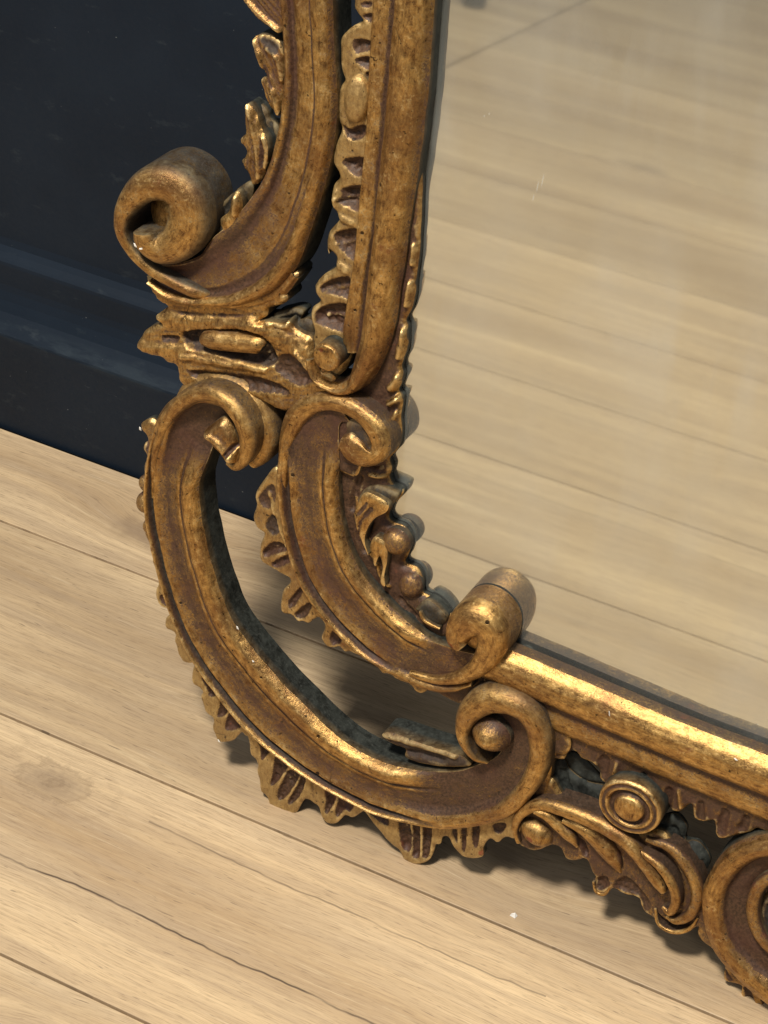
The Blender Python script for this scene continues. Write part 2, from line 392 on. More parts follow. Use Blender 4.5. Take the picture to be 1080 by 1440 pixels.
def dome(name, px, py, top, R, Ry=None, rot=0, back=BACK, pat=0.0, flat=1.0, prof=None, rub=None, side=None):
    """round boss; prof: list (rho 0..1, dh, brown)"""
    SEED[0] += 7
    c = at(px, py, top); Ry = Ry or R; nr, na = 22, 48
    a = np.linspace(0, 2*math.pi, na, endpoint=False); rho = np.linspace(0.02, 1, nr)
    if prof is None:
        dh = -(1-np.clip(1-rho**2, 0, 1)**(.5*flat))*min(R, Ry)*.9; pp = np.full(nr, pat)+np.clip((rho-.8)/.2, 0, 1)*.4
    else:
        prof = np.array(prof, float); dh = np.interp(rho, prof[:, 0], prof[:, 1]); pp = np.interp(rho, prof[:, 0], prof[:, 2])
    x = rho[:, None]*np.cos(a)[None]*R; y = rho[:, None]*np.sin(a)[None]*Ry
    X = c[0]+x*math.cos(rot)-y*math.sin(rot); Y = c[1]+x*math.sin(rot)+y*math.cos(rot)
    H = top+dh[:, None]+carve(X, Y, SEED[0])
    V = np.dstack([X, Y, H]).reshape(-1, 3); Fc = [list(f) for f in grid_faces(nr, na, True)[:, ::-1]]
    fin = np.zeros((nr, na, 3)); fin[..., 0] = pp[:, None]
    if rub:
        for (qx, qy, w) in rub:
            cc = at(qx, qy, top); d = np.hypot(X-cc[0], Y-cc[1]); fin[..., 2] = np.maximum(fin[..., 2], np.clip(1-d/w, 0, 1))
    fin = fin.reshape(-1, 3)
    UVv = np.stack([V[:, 0], V[:, 1]], -1)
    Fc.append(list(range(0, na)))
    last = V[(nr-1)*na:].copy(); sk = []
    for k in range(4):
        q = last.copy(); q[:, 2] = last[:, 2]+(back-last[:, 2])*k/3; sk.append(q)
    sk = np.vstack(sk); base = len(V)
    ff = np.zeros((len(sk), 3)); ff[:, 1] = 1; ff[:na, 1] = .6
    if side: ff[:, 0] = side[0]; ff[:, 1] = side[1]
    V = np.vstack([V, sk])/100; fin = np.vstack([fin, ff]); UVv = np.vstack([UVv, sk[:, :2]+sk[:, 2:]])
    Fc += [list(f) for f in (grid_faces(4, na, True)[:, ::-1]+base)]
    return link(name, V, Fc, M_GILT, mirror, UVv, fin)

def polydist(P, A, B):
    """distance of points P to segments A-B, and signed side irrelevant"""
    d = np.full(len(P), 1e9)
    for a, b in zip(A, B):
        ab = b-a; t = np.clip(((P-a)@ab)/(ab@ab+1e-12), 0, 1)
        q = P-(a+t[:, None]*ab); d = np.minimum(d, np.hypot(q[:, 0], q[:, 1]))
    return d
def inside(P, Q):
    x, y = P[:, 0], P[:, 1]; r = np.zeros(len(P), bool)
    for a, b in zip(Q, np.roll(Q, -1, 0)):
        c = ((a[1] > y) != (b[1] > y)); xx = (b[0]-a[0])*(y-a[1])/((b[1]-a[1]) if abs(b[1]-a[1]) > 1e-9 else 1e-9)+a[0]
        r ^= c & (x < xx)
    return r

def relief(name, outline, h, feats=(), pat=.35, rnd=.25, rw=.35, back=BACK, step=.13, raw=0.0, sm=True, edgepat=0.0, parent=None, slope=None, rub=None):
    """carved plate: traced outline, height h with rounded rim, ridges and gouges"""
    SEED[0] += 7
    P = np.array([at(x, y, h) for x, y in outline])
    per = np.hypot(*(np.roll(P, -1, 0)-P).T).sum(); n = max(24, int(per/step))
    if sm:
        B, _ = cr(P, n+1, closed=True); B = B[:-1]
    else:
        nx_ = np.roll(P, -1, 0); P = np.stack([.78*P+.22*nx_, .22*P+.78*nx_], 1).reshape(-1, 2)
        nx_ = np.roll(P, -1, 0); P = np.stack([.75*P+.25*nx_, .25*P+.75*nx_], 1).reshape(-1, 2)
        Q = np.vstack([P, P[:1]]); L = np.r_[0, np.cumsum(np.hypot(*np.diff(Q, axis=0).T))]; s = np.linspace(0, L[-1], n, endpoint=False)
        B = np.stack([np.interp(s, L, Q[:, 0]), np.interp(s, L, Q[:, 1])], -1)
    area = .5*np.sum(B[:, 0]*np.roll(B[:, 1], -1)-B[:, 1]*np.roll(B[:, 0], -1))
    if area < 0: B = B[::-1]
    x0, y0 = B.min(0); x1, y1 = B.max(0); g = step*1.05
    gx, gy = np.meshgrid(np.arange(x0, x1, g), np.arange(y0, y1, g*.87)); gx = gx+(np.arange(gx.shape[0]) % 2)[:, None]*g/2
    I = np.stack([gx.ravel(), gy.ravel()], -1); I = I[inside(I, B)]
    dI = polydist(I, B, np.roll(B, -1, 0)); I = I[dI > g*.45]
    pts = [Vector(p) for p in np.vstack([B, I])]
    vo, _, fo, ov, _, _ = delaunay_2d_cdt(pts, [], [list(range(len(B)))], 1, 1e-5)
    V2 = np.array([[v.x, v.y] for v in vo]); Fc = [list(f) for f in fo]
    d = polydist(V2, B, np.roll(B, -1, 0))
    H = np.full(len(V2), float(h)); fin = np.zeros((len(V2), 3))
    fin[:, 0] = pat+(edgepat-pat)*np.clip(1-d/.16, 0, 1); fin[:, 1] = raw
    H -= rnd*np.clip(1-d/rw, 0, 1)**2
    if slope:   # (x0,y0,x1,y1,dh) extra height from first to second point
        a = at(slope[0], slope[1], h); b = at(slope[2], slope[3], h); t = np.clip((V2-a)@(b-a)/((b-a)@(b-a)), 0, 1); H += t*slope[4]
    for f in feats:
        kind, pl, w, amp = f[:4]; fp = f[4] if len(f) > 4 else (1.0 if kind == 'g' else 0.0)
        c0 = at(pl[0][0], pl[0][1], h); c1 = at(pl[0][0]+1, pl[0][1], h); wc = w*np.hypot(*(c1-c0))
        L = np.array([at(x, y, h) for x, y in pl])
        if kind == 'h':
            Lh, _ = cr(L, len(L)*5, closed=True)
            ins = inside(V2, Lh); dh = polydist(V2, Lh, np.roll(Lh, -1, 0)); dh = np.where(ins, dh, 0)
            wob = 1+.35*vnoise(V2[:, 0]*5, V2[:, 1]*5, SEED[0]+4)
            H -= amp*np.clip(dh/w, 0, 1)**.75*wob; fp = f[4] if len(f) > 4 else .95
            k = np.clip(dh/.05, 0, 1); fin[:, 0] += (fp-fin[:, 0])*k
            if len(f) > 5: fin[:, 1] = np.maximum(fin[:, 1], f[5]*k)
            continue
        if kind == 's':
            a, b = L[0], L[-1]; t = (b-a)/np.hypot(*(b-a)); q = (V2-a)@np.array([-t[1], t[0]]); al = (V2-a)@t
            ph = q/wc+.5*vnoise(al*1.2, q*2, SEED[0]+9)+.10*al*np.sign(q); tri = np.abs((ph % 1)-.5)*2
            H += amp*(tri-.5); fin[:, 0] += fp*(.5-tri)*np.ones(len(V2)); continue
        if len(L) > 2: L, _ = cr(L, len(L)*5)
        dd = polydist(V2, L[:-1], L[1:])/wc
        dd = dd+.16*vnoise(V2[:, 0]*2.5, V2[:, 1]*2.5, SEED[0]+4)
        if kind == 'g': t0 = np.clip(((V2-L[0])@(L[-1]-L[0]))/((L[-1]-L[0])@(L[-1]-L[0])+1e-9), 0, 1); dd = dd*(1.28-.42*t0)
        if kind == 'g':
            k = np.clip(1-dd**2, 0, 1); H -= amp*k**.8; fin[:, 0] = np.where(dd < 1.0, fin[:, 0]+(fp-fin[:, 0])*np.clip(k*3, 0, 1), fin[:, 0])
        else:
            k = np.clip(1-dd**2, 0, 1); H += amp*k**1.0; fin[:, 0] = fin[:, 0]+(fp-fin[:, 0])*np.clip(k*2.2, 0, 1)
    if rub:
        for (qx, qy, w) in rub:
            cc = at(qx, qy, h); dd = np.hypot(*(V2-cc).T); fin[:, 2] = np.maximum(fin[:, 2], np.clip(1-dd/w, 0, 1))
    H += carve(V2[:, 0], V2[:, 1], SEED[0])*1.3
    V = np.c_[V2, H]
    # skirt
    from_b = {}
    ob = [i for i in range(len(V2)) if any(k < len(B) for k in ov[i])]
    order = sorted(ob, key=lambda i: min(k for k in ov[i] if k < len(B)))
    loop = V[order]; nb = len(loop); sk = []
    for k in range(3):
        q = loop.copy(); q[:, 2] = loop[:, 2]+(back-loop[:, 2])*k/2; sk.append(q)
    sk = np.vstack(sk); base = len(V)
    # triangle orientation up
    Fo = []
    for f in Fc:
        a, b, c = V2[f[0]], V2[f[1]], V2[f[2]]
        if (b[0]-a[0])*(c[1]-a[1])-(b[1]-a[1])*(c[0]-a[0]) < 0: f = f[::-1]
        Fo.append(f)
    Fo += [list(f) for f in (grid_faces(3, nb, True)[:, ::-1]+base)]
    ff = np.zeros((len(sk), 3)); ff[:, 1] = 1; ff[:nb, 1] = .7
    uv = np.vstack([V2, sk[:, :2]+sk[:, 2:]])
    return link(name, np.vstack([V, sk])/100, Fo, M_GILT, parent or mirror, uv, np.vstack([fin, ff]))

# ================================================================= setting
floor = bpy.data.objects.new('floor', None); COL.objects.link(floor); floor['kind'] = 'structure'
JW = .19; J0 = .7115
def plank(x0, x1, y0, y1):
    g = .0011; bv = .0004; t = .010
    V = []; xs = (x0+g+(.0022 if abs(x0+1.271) < .01 else 0), x1-g-(.0022 if abs(x1+1.271) < .01 else 0)); ys = (y0+g, y1-g)
    for z, e in ((0, bv), (-bv*.7, 0), (-t, 0)):
        V += [(xs[0]+e, ys[0]+e, z), (xs[1]-e, ys[0]+e, z), (xs[1]-e, ys[1]-e, z), (xs[0]+e, ys[1]-e, z)]
    Fc = [(0, 1, 2, 3)]
    for k in (0, 4):
        for i in range(4): Fc.append((k+i, k+4+i, k+4+(i+1) % 4, k+(i+1) % 4))
    return link('plank', V, Fc, M_WOOD, floor, smooth=False)
k = 3
while J0+k*JW > -2.4:
    y0 = J0+(k-1)*JW; y1 = min(y0+JW, 1.1992)
    if y0 < 1.21:
        if y0 < -.55: cuts = [-2.55, -1.271, .01, 1.29]
        else:
            o = (k*.437) % 1.28; cuts = [-2.9+o*.6-1.28*(o*.6 > .3), -1.62+o*.25-.35*(k % 2), .30+o*.3, 1.4]
        for a, b in zip(cuts[:-1], cuts[1:]): plank(a, b, y0, y1)
    k -= 1
sub = simple('dark_underlay', (.02, .016, .013), .9)
s_ = link('underlay', [(-4, -3, -.0102), (3, -3, -.0102), (3, 1.6, -.0102), (-4, 1.6, -.0102)], [(0, 1, 2, 3)], sub, floor, smooth=False)

# skirting and wall: extruded profile (y into wall, z)
YW = 1.2017
prof = [(0.0, -.002), (0.0, .1020), (.0006, .1040), (.003, .1065), (.008, .1100), (.014, .1170), (.0185, .1260), (.0212, .1340), (.0222, .1400), (.0222, .1600), (.0228, .1630), (.0245, .1650), (.029, .1685), (.0325, .1730), (.034, .1800)]
V = []; Fc = []
for i, (a, b) in enumerate(prof):
    V += [(-3.2, YW+a, b), (1.6, YW+a, b)]
    if i: Fc.append((2*i-2, 2*i-1, 2*i+1, 2*i))
sk_ = link('skirting_board', V, Fc, M_WALL, smooth=False); sk_['kind'] = 'structure'
w_ = link('wall', [(-3.2, YW+.034, .10), (1.6, YW+.034, .10), (1.6, YW+.034, 2.7), (-3.2, YW+.034, 2.7)], [(0, 1, 2, 3)], M_WALL, smooth=False); w_['kind'] = 'structure'

# ================================================================= mirror: glass and backing
gx0 = at(735, 906, 0)[1]-1.0
gl_l = at(545, 600, 0)[0]-2.2
link('mirror_glass', [(gl_l/100, gx0/100, 0), (.75, gx0/100, 0), (.75, 1.55, 0), (gl_l/100, 1.55, 0)], [(0, 1, 2, 3)], M_GLASS, mirror, smooth=False)
a, b, c, d = gl_l/100-.004, .76, gx0/100-.004, 1.56
z0, z1 = -.004, -.012
M_BOARD = simple('backing_board_wood', (.10, .065, .04), .8)
link('backing_board', [(a, c, z0), (b, c, z0), (b, d, z0), (a, d, z0), (a, c, z1), (b, c, z1), (b, d, z1), (a, d, z1)], [(0, 1, 2, 3), (7, 6, 5, 4), (0, 4, 5, 1), (1, 5, 6, 2), (2, 6, 7, 3), (3, 7, 4, 0)], M_BOARD, mirror, smooth=False)

# ================================================================= stile (left upright)
bead_pairs = [(575, -300, 640, -300), (557, -60, 618, -60), (554, 0, 613, 0), (548, 71, 607, 71), (542, 148, 601, 148), (534, 225, 592, 222), (525, 326, 575, 326), (521, 363, 571, 363), (515, 403, 565, 405), (511, 441, 561, 437),
              (508, 472, 552, 474), (503, 494, 541, 505), (498, 512, 526, 532), (491, 528, 508, 548), (482, 533, 486, 551), (469, 532, 464, 541), (458, 525, 447, 526), (452, 512, 438, 508), (450, 500, 437, 495)]
ribbon('upright_bead', bead_pairs, [(0, 1.35, .9), (.04, 1.45, .7), (.12, 1.85, .15), (.3, 2.2, 0), (.5, 2.3, 0), (.7, 2.15, 0), (.87, 1.75, .15), (1, 1.0, .5)], nu=40)
ribbon('upright_flat_band', [(546, -300, 578, -300), (531, -60, 560, -60), (527, 0, 557, 0), (523, 71, 551, 71), (520, 133, 545, 133), (515, 207, 538, 207), (508, 281, 533, 281), (502, 355, 524, 355), (496, 392, 518, 392), (489, 430, 514, 432), (484, 463, 511, 468), (486, 490, 505, 495)],
       [(0, 1.0, .5), (.06, 1.45, .25), (.15, 1.55, .1), (.75, 1.45, .25), (.9, 1.3, .8), (1, 1.2, 1)], nu=24)
dome('scroll_eye', 457, 504, 2.75, .95, .95, prof=[(0, -.02, .0), (.8, 0, .05), (.93, -.06, .2), (1, -.22, .5)], rub=[(452, 492, .35)])
# rocaille band left of the upright
band = T([(590, -300), (560, 0), (570, 60), (600, 105), (560, 125), (530, 148), (497, 190), (495, 260), (500, 340), (515, 385), (492, 430), (485, 560), (500, 620), (470, 700), (460, 770), (492, 840), (462, 885), (452, 950), (470, 1000), (490, 1045), (440, 1110), (430, 1180), (440, 1215)], 330, 0, 3.375)
band += T([(270, 100), (318, 145), (312, 215), (240, 260), (190, 320), (185, 370), (215, 430), (167, 470), (160, 540), (180, 620), (165, 690), (200, 800), (330, 900), (420, 760), (430, 560), (470, 330), (500, 100)], 400, 330, 4.5)
band += [(516, 281), (523, 207), (528, 133), (531, 71), (535, 0), (552, -300)]
bf = [('h', [(497, 56), (523, 58), (523, 70), (500, 75)], .35, .4), ('h', [(499, 83), (520, 80), (520, 99), (505, 93)], .35, .4), ('h', [(479, 174), (491, 181), (499, 178), (514, 176), (512, 193), (499, 198), (487, 193)], .35, .45),
      ('h', [(506, 4), (522, 2), (522, 10), (510, 11)], .25, .3), ('h', [(508, 21), (524, 19), (522, 32), (512, 28)], .25, .3), ('h', [(483, 224), (516, 222), (513, 243), (503, 249), (489, 240)], .4, .5), ('h', [(481, 265), (509, 262), (508, 292), (501, 298), (489, 292), (473, 283), (480, 276)], .4, .55),
      ('h', [(473, 326), (504, 324), (500, 364), (491, 364), (474, 346), (469, 334)], .4, .55), ('h', [(460, 395), (492, 390), (491, 421), (477, 417), (450, 409)], .4, .55), ('h', [(454, 430), (488, 429), (483, 467), (462, 462), (444, 454), (443, 440)], .4, .55), ('h', [(512, 104), (524, 104), (520, 160), (514, 150), (514, 120)], .3, .4),
      ('r', [(473, 270), (470, 290)], 5, .15, .1), ('r', [(478, 305), (494, 312)], 6, .2, .0), ('r', [(476, 372), (486, 380)], 7, .2, .0), ('r', [(470, 280), (506, 281)], 2.5, .15, .6), ('r', [(448, 446), (484, 447)], 2.5, .15, .6), ('r', [(456, 408), (488, 407)], 2.5, .12, .5), ('r', [(472, 344), (500, 343)], 2.5, .12, .5)]
PAINT[0] = .6
relief('shell_band', band, 1.25, bf, pat=.22, rnd=.3, rw=.3)
dome('oval_cabochon', 495, 144, 2.0, .82, 1.55, rot=-.05, flat=.8, pat=-.05)
PAINT[0] = 0

# ================================================================= upper outer scroll with volute
up_pairs = [(410, -300, 470, -300), (392, -60, 466, -60), (394, 0, 468, 0), (399, 60, 470, 60), (400, 100, 473, 110), (398, 140, 474, 166), (390, 190, 466, 225), (377, 237, 451, 285), (360, 270, 438, 328), (340, 297, 422, 370), (320, 318, 397, 400),
            (303, 332, 367, 418), (292, 345, 337, 427), (283, 358, 305, 427), (265, 366, 272, 424), (240, 370, 243, 414), (222, 370, 217, 393)]
ribbon('upper_scroll', up_pairs, [(0, 1.9, .5), (.04, 2.15, .25), (.10, 2.25, .25), (.16, 2.05, .6), (.19, 1.75, 1.0), (.24, 1.8, .6), (.32, 1.95, .15), (.55, 2.05, .12), (.62, 2.12, .15), (.645, 1.98, .9), (.67, 2.15, .1), (.80, 2.2, .1), (.92, 1.95, .3), (1, 1.35, .7)],
       prof2=[(0, 2.0, .7), (.05, 2.1, .7), (.15, 1.9, .8), (.25, 1.75, .7), (.4, 1.75, .5), (.62, 1.85, .35), (.70, 1.75, 1.0), (.76, 1.8, 1.0), (.80, 2.25, .1), (.88, 2.45, -.1), (.95, 2.3, .1), (1, 1.7, .5)], blend=([0, .55, .85, 1], [0, 0, 1, 1]), nu=60, back=-.8)
VS = (.6, .75)
dome('volute_body', 240, 312, 2.3, 2.5, 2.6, flat=.9, back=-.2, pat=.3, side=(.6, .3))
bead('volute_roll', [(300, 420, 1.7, .3), (272, 414, 2.5, .42), (240, 400, 2.7, .42), (208, 381, 2.9, .42), (180, 354, 3.1, .40), (166, 323, 3.3, .48), (172, 293, 3.5, .75), (195, 268, 3.7, 1.05), (226, 264, 3.7, 1.35), (251, 284, 3.6, 1.55), (255, 319, 3.5, 1.55), (240, 347, 3.5, 1.3), (217, 355, 3.65, 1.1), (200, 345, 3.85, .95), (196, 331, 3.9, .8)], back=-.1, patside=.25, pat=.15, side=VS, rub=[(192, 345, .5)], flat=.75, rawside=.85)
# acanthus leaves on its outer side
leafA = [(355, 55), (360, 50), (372, 50), (386, 55), (396, 66), (399, 94), (397, 132), (392, 168), (382, 157), (374, 142), (370, 126), (365, 113), (370, 108), (376, 113), (372, 99), (360, 87), (358, 71)]
relief('acanthus_leaf', leafA, 1.9, [('s', [(360, 56), (390, 160)], 6.5, .14, .7), ('r', [(357, 58), (368, 85), (386, 130), (391, 160)], 4.5, .35, .05), ('h', [(370, 88), (376, 96), (386, 122), (382, 124), (373, 104)], .15, .3), ('r', [(376, 66), (390, 84), (396, 112)], 4, .25, 0), ('h', [(362, 52), (384, 56), (392, 68), (384, 78), (368, 60)], .3, .15, .7, .6)], pat=.4, back=.4, edgepat=.0, sm=False, rnd=.2)
leafB = [(338, -12), (343, 1), (352, 15), (362, 27), (376, 38), (396, 50), (404, 20), (402, -60), (370, -70), (350, -40)]
relief('acanthus_leaf', leafB, 1.9, [('s', [(345, -10), (396, 45)], 6, .14, .7), ('r', [(343, -2), (366, 22), (392, 44)], 5, .3, .1)], pat=.45, back=.4, sm=False)
leafC = [(346, 145), (353, 151), (360, 165), (365, 182), (369, 189), (374, 195), (378, 213), (376, 231), (366, 257), (353, 263), (348, 248), (342, 236), (338, 230), (339, 225), (344, 223), (345, 213), (340, 206), (336, 200), (338, 194), (343, 191), (344, 184), (343, 170), (344, 154)]
relief('acanthus_leaf', leafC, 1.9, [('s', [(348, 150), (362, 255)], 6, .15, .8), ('r', [(347, 150), (355, 175), (362, 215), (364, 250)], 4, .3, .1), ('r', [(370, 194), (376, 212), (372, 236)], 3.5, .25, .0), ('h', [(366, 196), (370, 200), (371, 230), (366, 236), (365, 215)], .15, .3)], pat=.35, back=.4, edgepat=-.1, sm=False, rnd=.2)
relief('acanthus_leaf', [(350, 148), (362, 146), (374, 158), (374, 170), (390, 176), (393, 205), (380, 228), (366, 205), (362, 175)], 1.1, [('g', [(378, 176), (386, 205)], 5, .25, .5)], pat=.3, raw=.8, back=.2, sm=False)
leafD = T([(600, 440), (640, 400), (655, 330), (680, 305), (702, 350), (700, 410), (670, 470), (620, 500)], 130, 180, 3.375)
relief('acanthus_leaf', leafD, 2.1, [('r', [(332, 278), (330, 300)], 5, .3, -.2)], pat=.2, back=.4)
relief('acanthus_leaf', T([(560, 430), (640, 330), (740, 258), (752, 320), (700, 430), (610, 520)], 130, 180, 3.375), 1.3, [('g', [(330, 275), (312, 305)], 6, .3)], pat=.5, raw=.8, back=.2)

# ================================================================= connector block between the scrolls
conn = [(201, 387), (206, 398), (210, 408), (222, 427), (236, 431), (226, 439), (217, 445), (222, 452), (230, 457), (213, 460), (200, 467), (196, 476), (190, 487), (205, 500), (228, 503), (231, 512), (248, 513), (250, 545), (300, 552), (360, 560), (400, 585), (441, 560), (470, 555), (470, 530), (447, 520), (440, 500), (436, 476), (424, 472), (410, 463), (407, 448), (400, 456), (378, 452), (360, 452),
        (374, 447), (374, 434), (384, 433), (400, 428), (403, 420), (398, 412), (410, 404), (420, 385), (400, 380), (330, 400), (260, 400)]
cf = [('h', [(257, 467), (305, 462), (355, 463), (378, 478), (389, 504), (376, 517), (330, 507), (292, 497), (272, 494), (261, 486)], .25, .7, .9, .45), ('h', [(228, 472), (252, 473), (248, 483), (230, 481)], .2, .3, .85), ('h', [(391, 500), (417, 500), (441, 533), (418, 543), (385, 520)], .35, .35, .9), ('h', [(232, 434), (300, 441), (366, 440), (320, 446), (250, 441)], .3, .15, .5),
      ('r', [(222, 448), (260, 454), (320, 457), (360, 459)], 12, .22, .1), ('r', [(196, 487), (225, 492), (262, 496)], 11, .2, .1), ('r', [(258, 501), (310, 511), (372, 521)], 5, .18, .1), ('r', [(352, 460), (385, 472), (408, 486), (437, 505)], 15, .28, .0), ('r', [(418, 492), (432, 510), (440, 530)], 3, .25, .0), ('h', [(262, 522), (320, 524), (380, 535), (410, 555), (360, 552), (300, 545)], .4, .4, .9),
      ('r', [(374, 452), (400, 458), (406, 452)], 4, .3, .2), ('s', [(260, 440), (360, 445)], 7, .06, .3)]
relief('connecting_block', conn, 1.7, cf, pat=.25, rnd=.3, rw=.3, sm=False)
bead('oval_cabochon', [(281, 482, 2.0, .35), (288, 482, 2.25, .66), (305, 484, 2.3, .72), (340, 487, 2.3, .72), (358, 489, 2.25, .66), (367, 491, 2.0, .35)], back=.8, pat=.05)
relief('acanthus_leaf', [(382, 445), (400, 438), (414, 436), (424, 441), (418, 452), (430, 450), (440, 458), (436, 478), (410, 472), (390, 462)], 1.0, [('g', [(392, 452), (415, 446)], 5, .25)], pat=.5, raw=.85)
ribbon('scroll_lip', [(300, 434, 302, 418), (340, 436, 338, 418), (378, 428, 370, 410), (402, 414, 392, 396), (420, 392, 408, 378)], [(0, 1.5, .5), (.3, 1.8, .0), (.7, 1.8, .3), (1, 1.6, .8)], nu=14)

# ================================================================= big lower C scroll
C_pairs = [(345, 575, 318, 618), (318, 556, 312, 600), (285, 548, 306, 598), (255, 553, 301, 612), (232, 572, 296, 628), (217, 605, 291, 645), (209, 650, 283, 668), (206, 694, 281, 690), (209, 736, 284, 722), (219, 778, 290, 757), (228, 815, 299, 793), (243, 862, 311, 832), (260, 900, 326, 868), (280, 935, 345, 897),
           (305, 970, 372, 930), (333, 1005, 398, 960), (365, 1038, 428, 990), (398, 1064, 455, 1017), (435, 1090, 482, 1040), (473, 1112, 510, 1058), (518, 1136, 545, 1073), (560, 1150, 580, 1083), (607, 1161, 607, 1088), (646, 1163, 636, 1089), (687, 1157, 660, 1083), (717, 1147, 677, 1076),
           (741, 1129, 690, 1072), (758, 1102, 700, 1062), (769, 1078, 706, 1050), (770, 1049, 706, 1038), (764, 1025, 700, 1022), (750, 1003, 690, 1010), (725, 985, 680, 1002)]
C1 = [(0, 1.6, .5), (.02, 2.1, .3), (.045, 2.32, .05), (.07, 2.3, .1), (.088, 2.0, .7), (.10, 1.66, .9, .7), (.125, 1.56, .9, .9), (.155, 1.60, .9, .7), (.168, 1.80, .8, .2), (.182, 2.06, .05), (.20, 2.10, .0), (.28, 1.92, .35), (.42, 1.76, .58), (.56, 1.82, .45), (.645, 2.02, .1), (.662, 1.98, .5), (.678, 1.76, 1.1), (.70, 1.90, .6), (.73, 2.26, .0), (.80, 2.48, -.3), (.90, 2.44, -.25), (.96, 2.2, .0), (1, 1.75, .4)]
C2 = [(0, 1.7, .5), (.05, 2.2, .15), (.14, 2.4, .1), (.28, 2.2, .3), (.33, 1.8, 1.1), (.40, 1.6, .75), (.6, 1.55, .7), (.8, 1.5, .8), (1, 1.4, .9)]
ribbon('lower_scroll', C_pairs, C1, prof2=C2, blend=([0, .10, .17, .69, .77, 1], [1, 1, 0, 0, 1, 1]), nu=64, ppc=5.5)
bead('volute_roll', [(600, 1156, 1.5, .2), (640, 1155, 2.2, .28), (672, 1153, 2.25, .35), (705, 1141, 2.35, .5), (736, 1114, 2.4, .65), (752, 1080, 2.5, .75), (753, 1045, 2.6, .85), (740, 1014, 2.8, .95), (712, 996, 3.0, 1.05), (680, 993, 3.1, 1.05), (655, 1008, 3.1, .85), (646, 1032, 3.0, .5), (653, 1054, 2.9, .3), (668, 1070, 2.7, .2), (685, 1074, 2.0, .12)], patside=.35, pat=.2, side=(.5, .6), rawside=.5)
dome('volute_eye', 679, 1047, 3.35, 1.45, 1.35, prof=[(0, 0, .1), (.2, -.08, .1), (.45, -.30, .25), (.7, -.65, .5), (.88, -1.0, .7), (1, -1.3, .9)], side=VS)
bead('volute_roll', [(243, 585, 1.9, .4), (262, 556, 1.9, .75), (292, 546, 1.95, 1.0), (325, 556, 2.0, 1.15), (352, 582, 2.0, 1.2), (364, 612, 2.0, 1.1), (362, 640, 1.9, .8), (352, 655, 1.8, .4)], pat=.25, side=(.4, .5), rawside=.5)
bead('volute_lip', [(214, 700, 1.7, .15), (214, 660, 2.2, .25), (219, 625, 2.35, .33), (232, 592, 2.5, .45), (255, 566, 2.8, .55), (285, 556, 3.1, .62), (313, 568, 3.4, .68), (334, 594, 3.5, .7), (343, 622, 3.4, .68), (340, 646, 3.2, .5), (329, 659, 3.0, .3), (318, 652, 2.8, .15)], pat=.1, side=(.4, .5), rawside=.35)
relief('volute_eye', [(284, 611), (294, 600), (308, 592), (318, 600), (328, 622), (332, 645), (324, 655), (308, 644), (294, 630)], 3.3, [('r', [(286, 611), (306, 622), (324, 650)], 6, .3, .2), ('g', [(318, 640), (326, 630)], 4, .4)], pat=.35, rnd=.6, rw=.5, back=1.0)

# ruffle along its outside
PAINT[0] = .75
ruf1 = [(258, 700), (246, 760), (260, 800), (280, 860), (306, 910), (340, 960), (372, 1000), (366, 1040), (347, 1036), (344, 1029), (338, 1034), (333, 1040), (327, 1044), (310, 1045), (305, 1034), (301, 1024), (303, 1015), (303, 1009), (297, 1006), (291, 1001), (288, 989), (284, 980), (289, 973), (284, 967), (275, 962), (272, 953), (274, 939), (281, 926), (276, 930), (270, 934), (260, 931), (253, 920), (251, 908), (247, 901), (250, 892), (245, 887), (238, 886), (234, 880), (235, 870), (242, 864), (241, 859), (238, 856), (231, 855), (225, 848), (221, 837), (222, 829), (226, 822), (222, 805), (214, 780)]
f1 = [('h', [(285, 944), (292, 938), (312, 967), (309, 975), (295, 981), (289, 967), (283, 956)], .22, .3), ('h', [(312, 978), (329, 989), (321, 1000), (314, 1008), (305, 1008), (307, 996)], .2, .3), ('h', [(328, 993), (346, 1005), (344, 1018), (331, 1027), (317, 1027), (317, 1013)], .25, .32), ('h', [(250, 892), (257, 889), (266, 902), (260, 905)], .15, .2), ('h', [(260, 908), (270, 911), (266, 917)], .12, .15),
      ('h', [(223, 842), (230, 836), (240, 852), (232, 854)], .15, .2), ('h', [(242, 872), (248, 876), (250, 884), (244, 880)], .15, .2), ('g', [(275, 934), (283, 944)], 2, .1, .5)]
ruf1 = [(x-4, y+1) if k > 6 else (x, y) for k, (x, y) in enumerate(ruf1)]
relief('ruffle', ruf1, 1.5, f1, pat=.02, rnd=.2, rw=.2, back=.6, sm=False, step=.11)
ruf2 = [(375, 1005), (405, 1040), (440, 1065), (480, 1090), (530, 1115), (580, 1130), (650, 1140), (700, 1130), (735, 1120), (732, 1170), (723, 1183), (714, 1178), (706, 1180), (699, 1188), (690, 1180), (683, 1184), (677, 1195), (679, 1207), (664, 1210), (649, 1207), (636, 1192), (631, 1179), (628, 1177), (620, 1178), (619, 1189), (611, 1188), (609, 1199), (602, 1213), (584, 1218), (566, 1210), (560, 1196),
        (551, 1190), (540, 1179), (536, 1173), (526, 1163), (517, 1150), (511, 1141), (503, 1147), (494, 1153), (484, 1147), (477, 1155), (470, 1161), (456, 1159), (449, 1146), (447, 1134), (440, 1131), (435, 1126), (427, 1125), (421, 1134), (416, 1145), (398, 1154), (386, 1152), (378, 1134), (374, 1120), (365, 1115), (364, 1099), (359, 1085), (362, 1078), (358, 1068), (350, 1062), (349, 1045), (345, 1029), (352, 1015)]
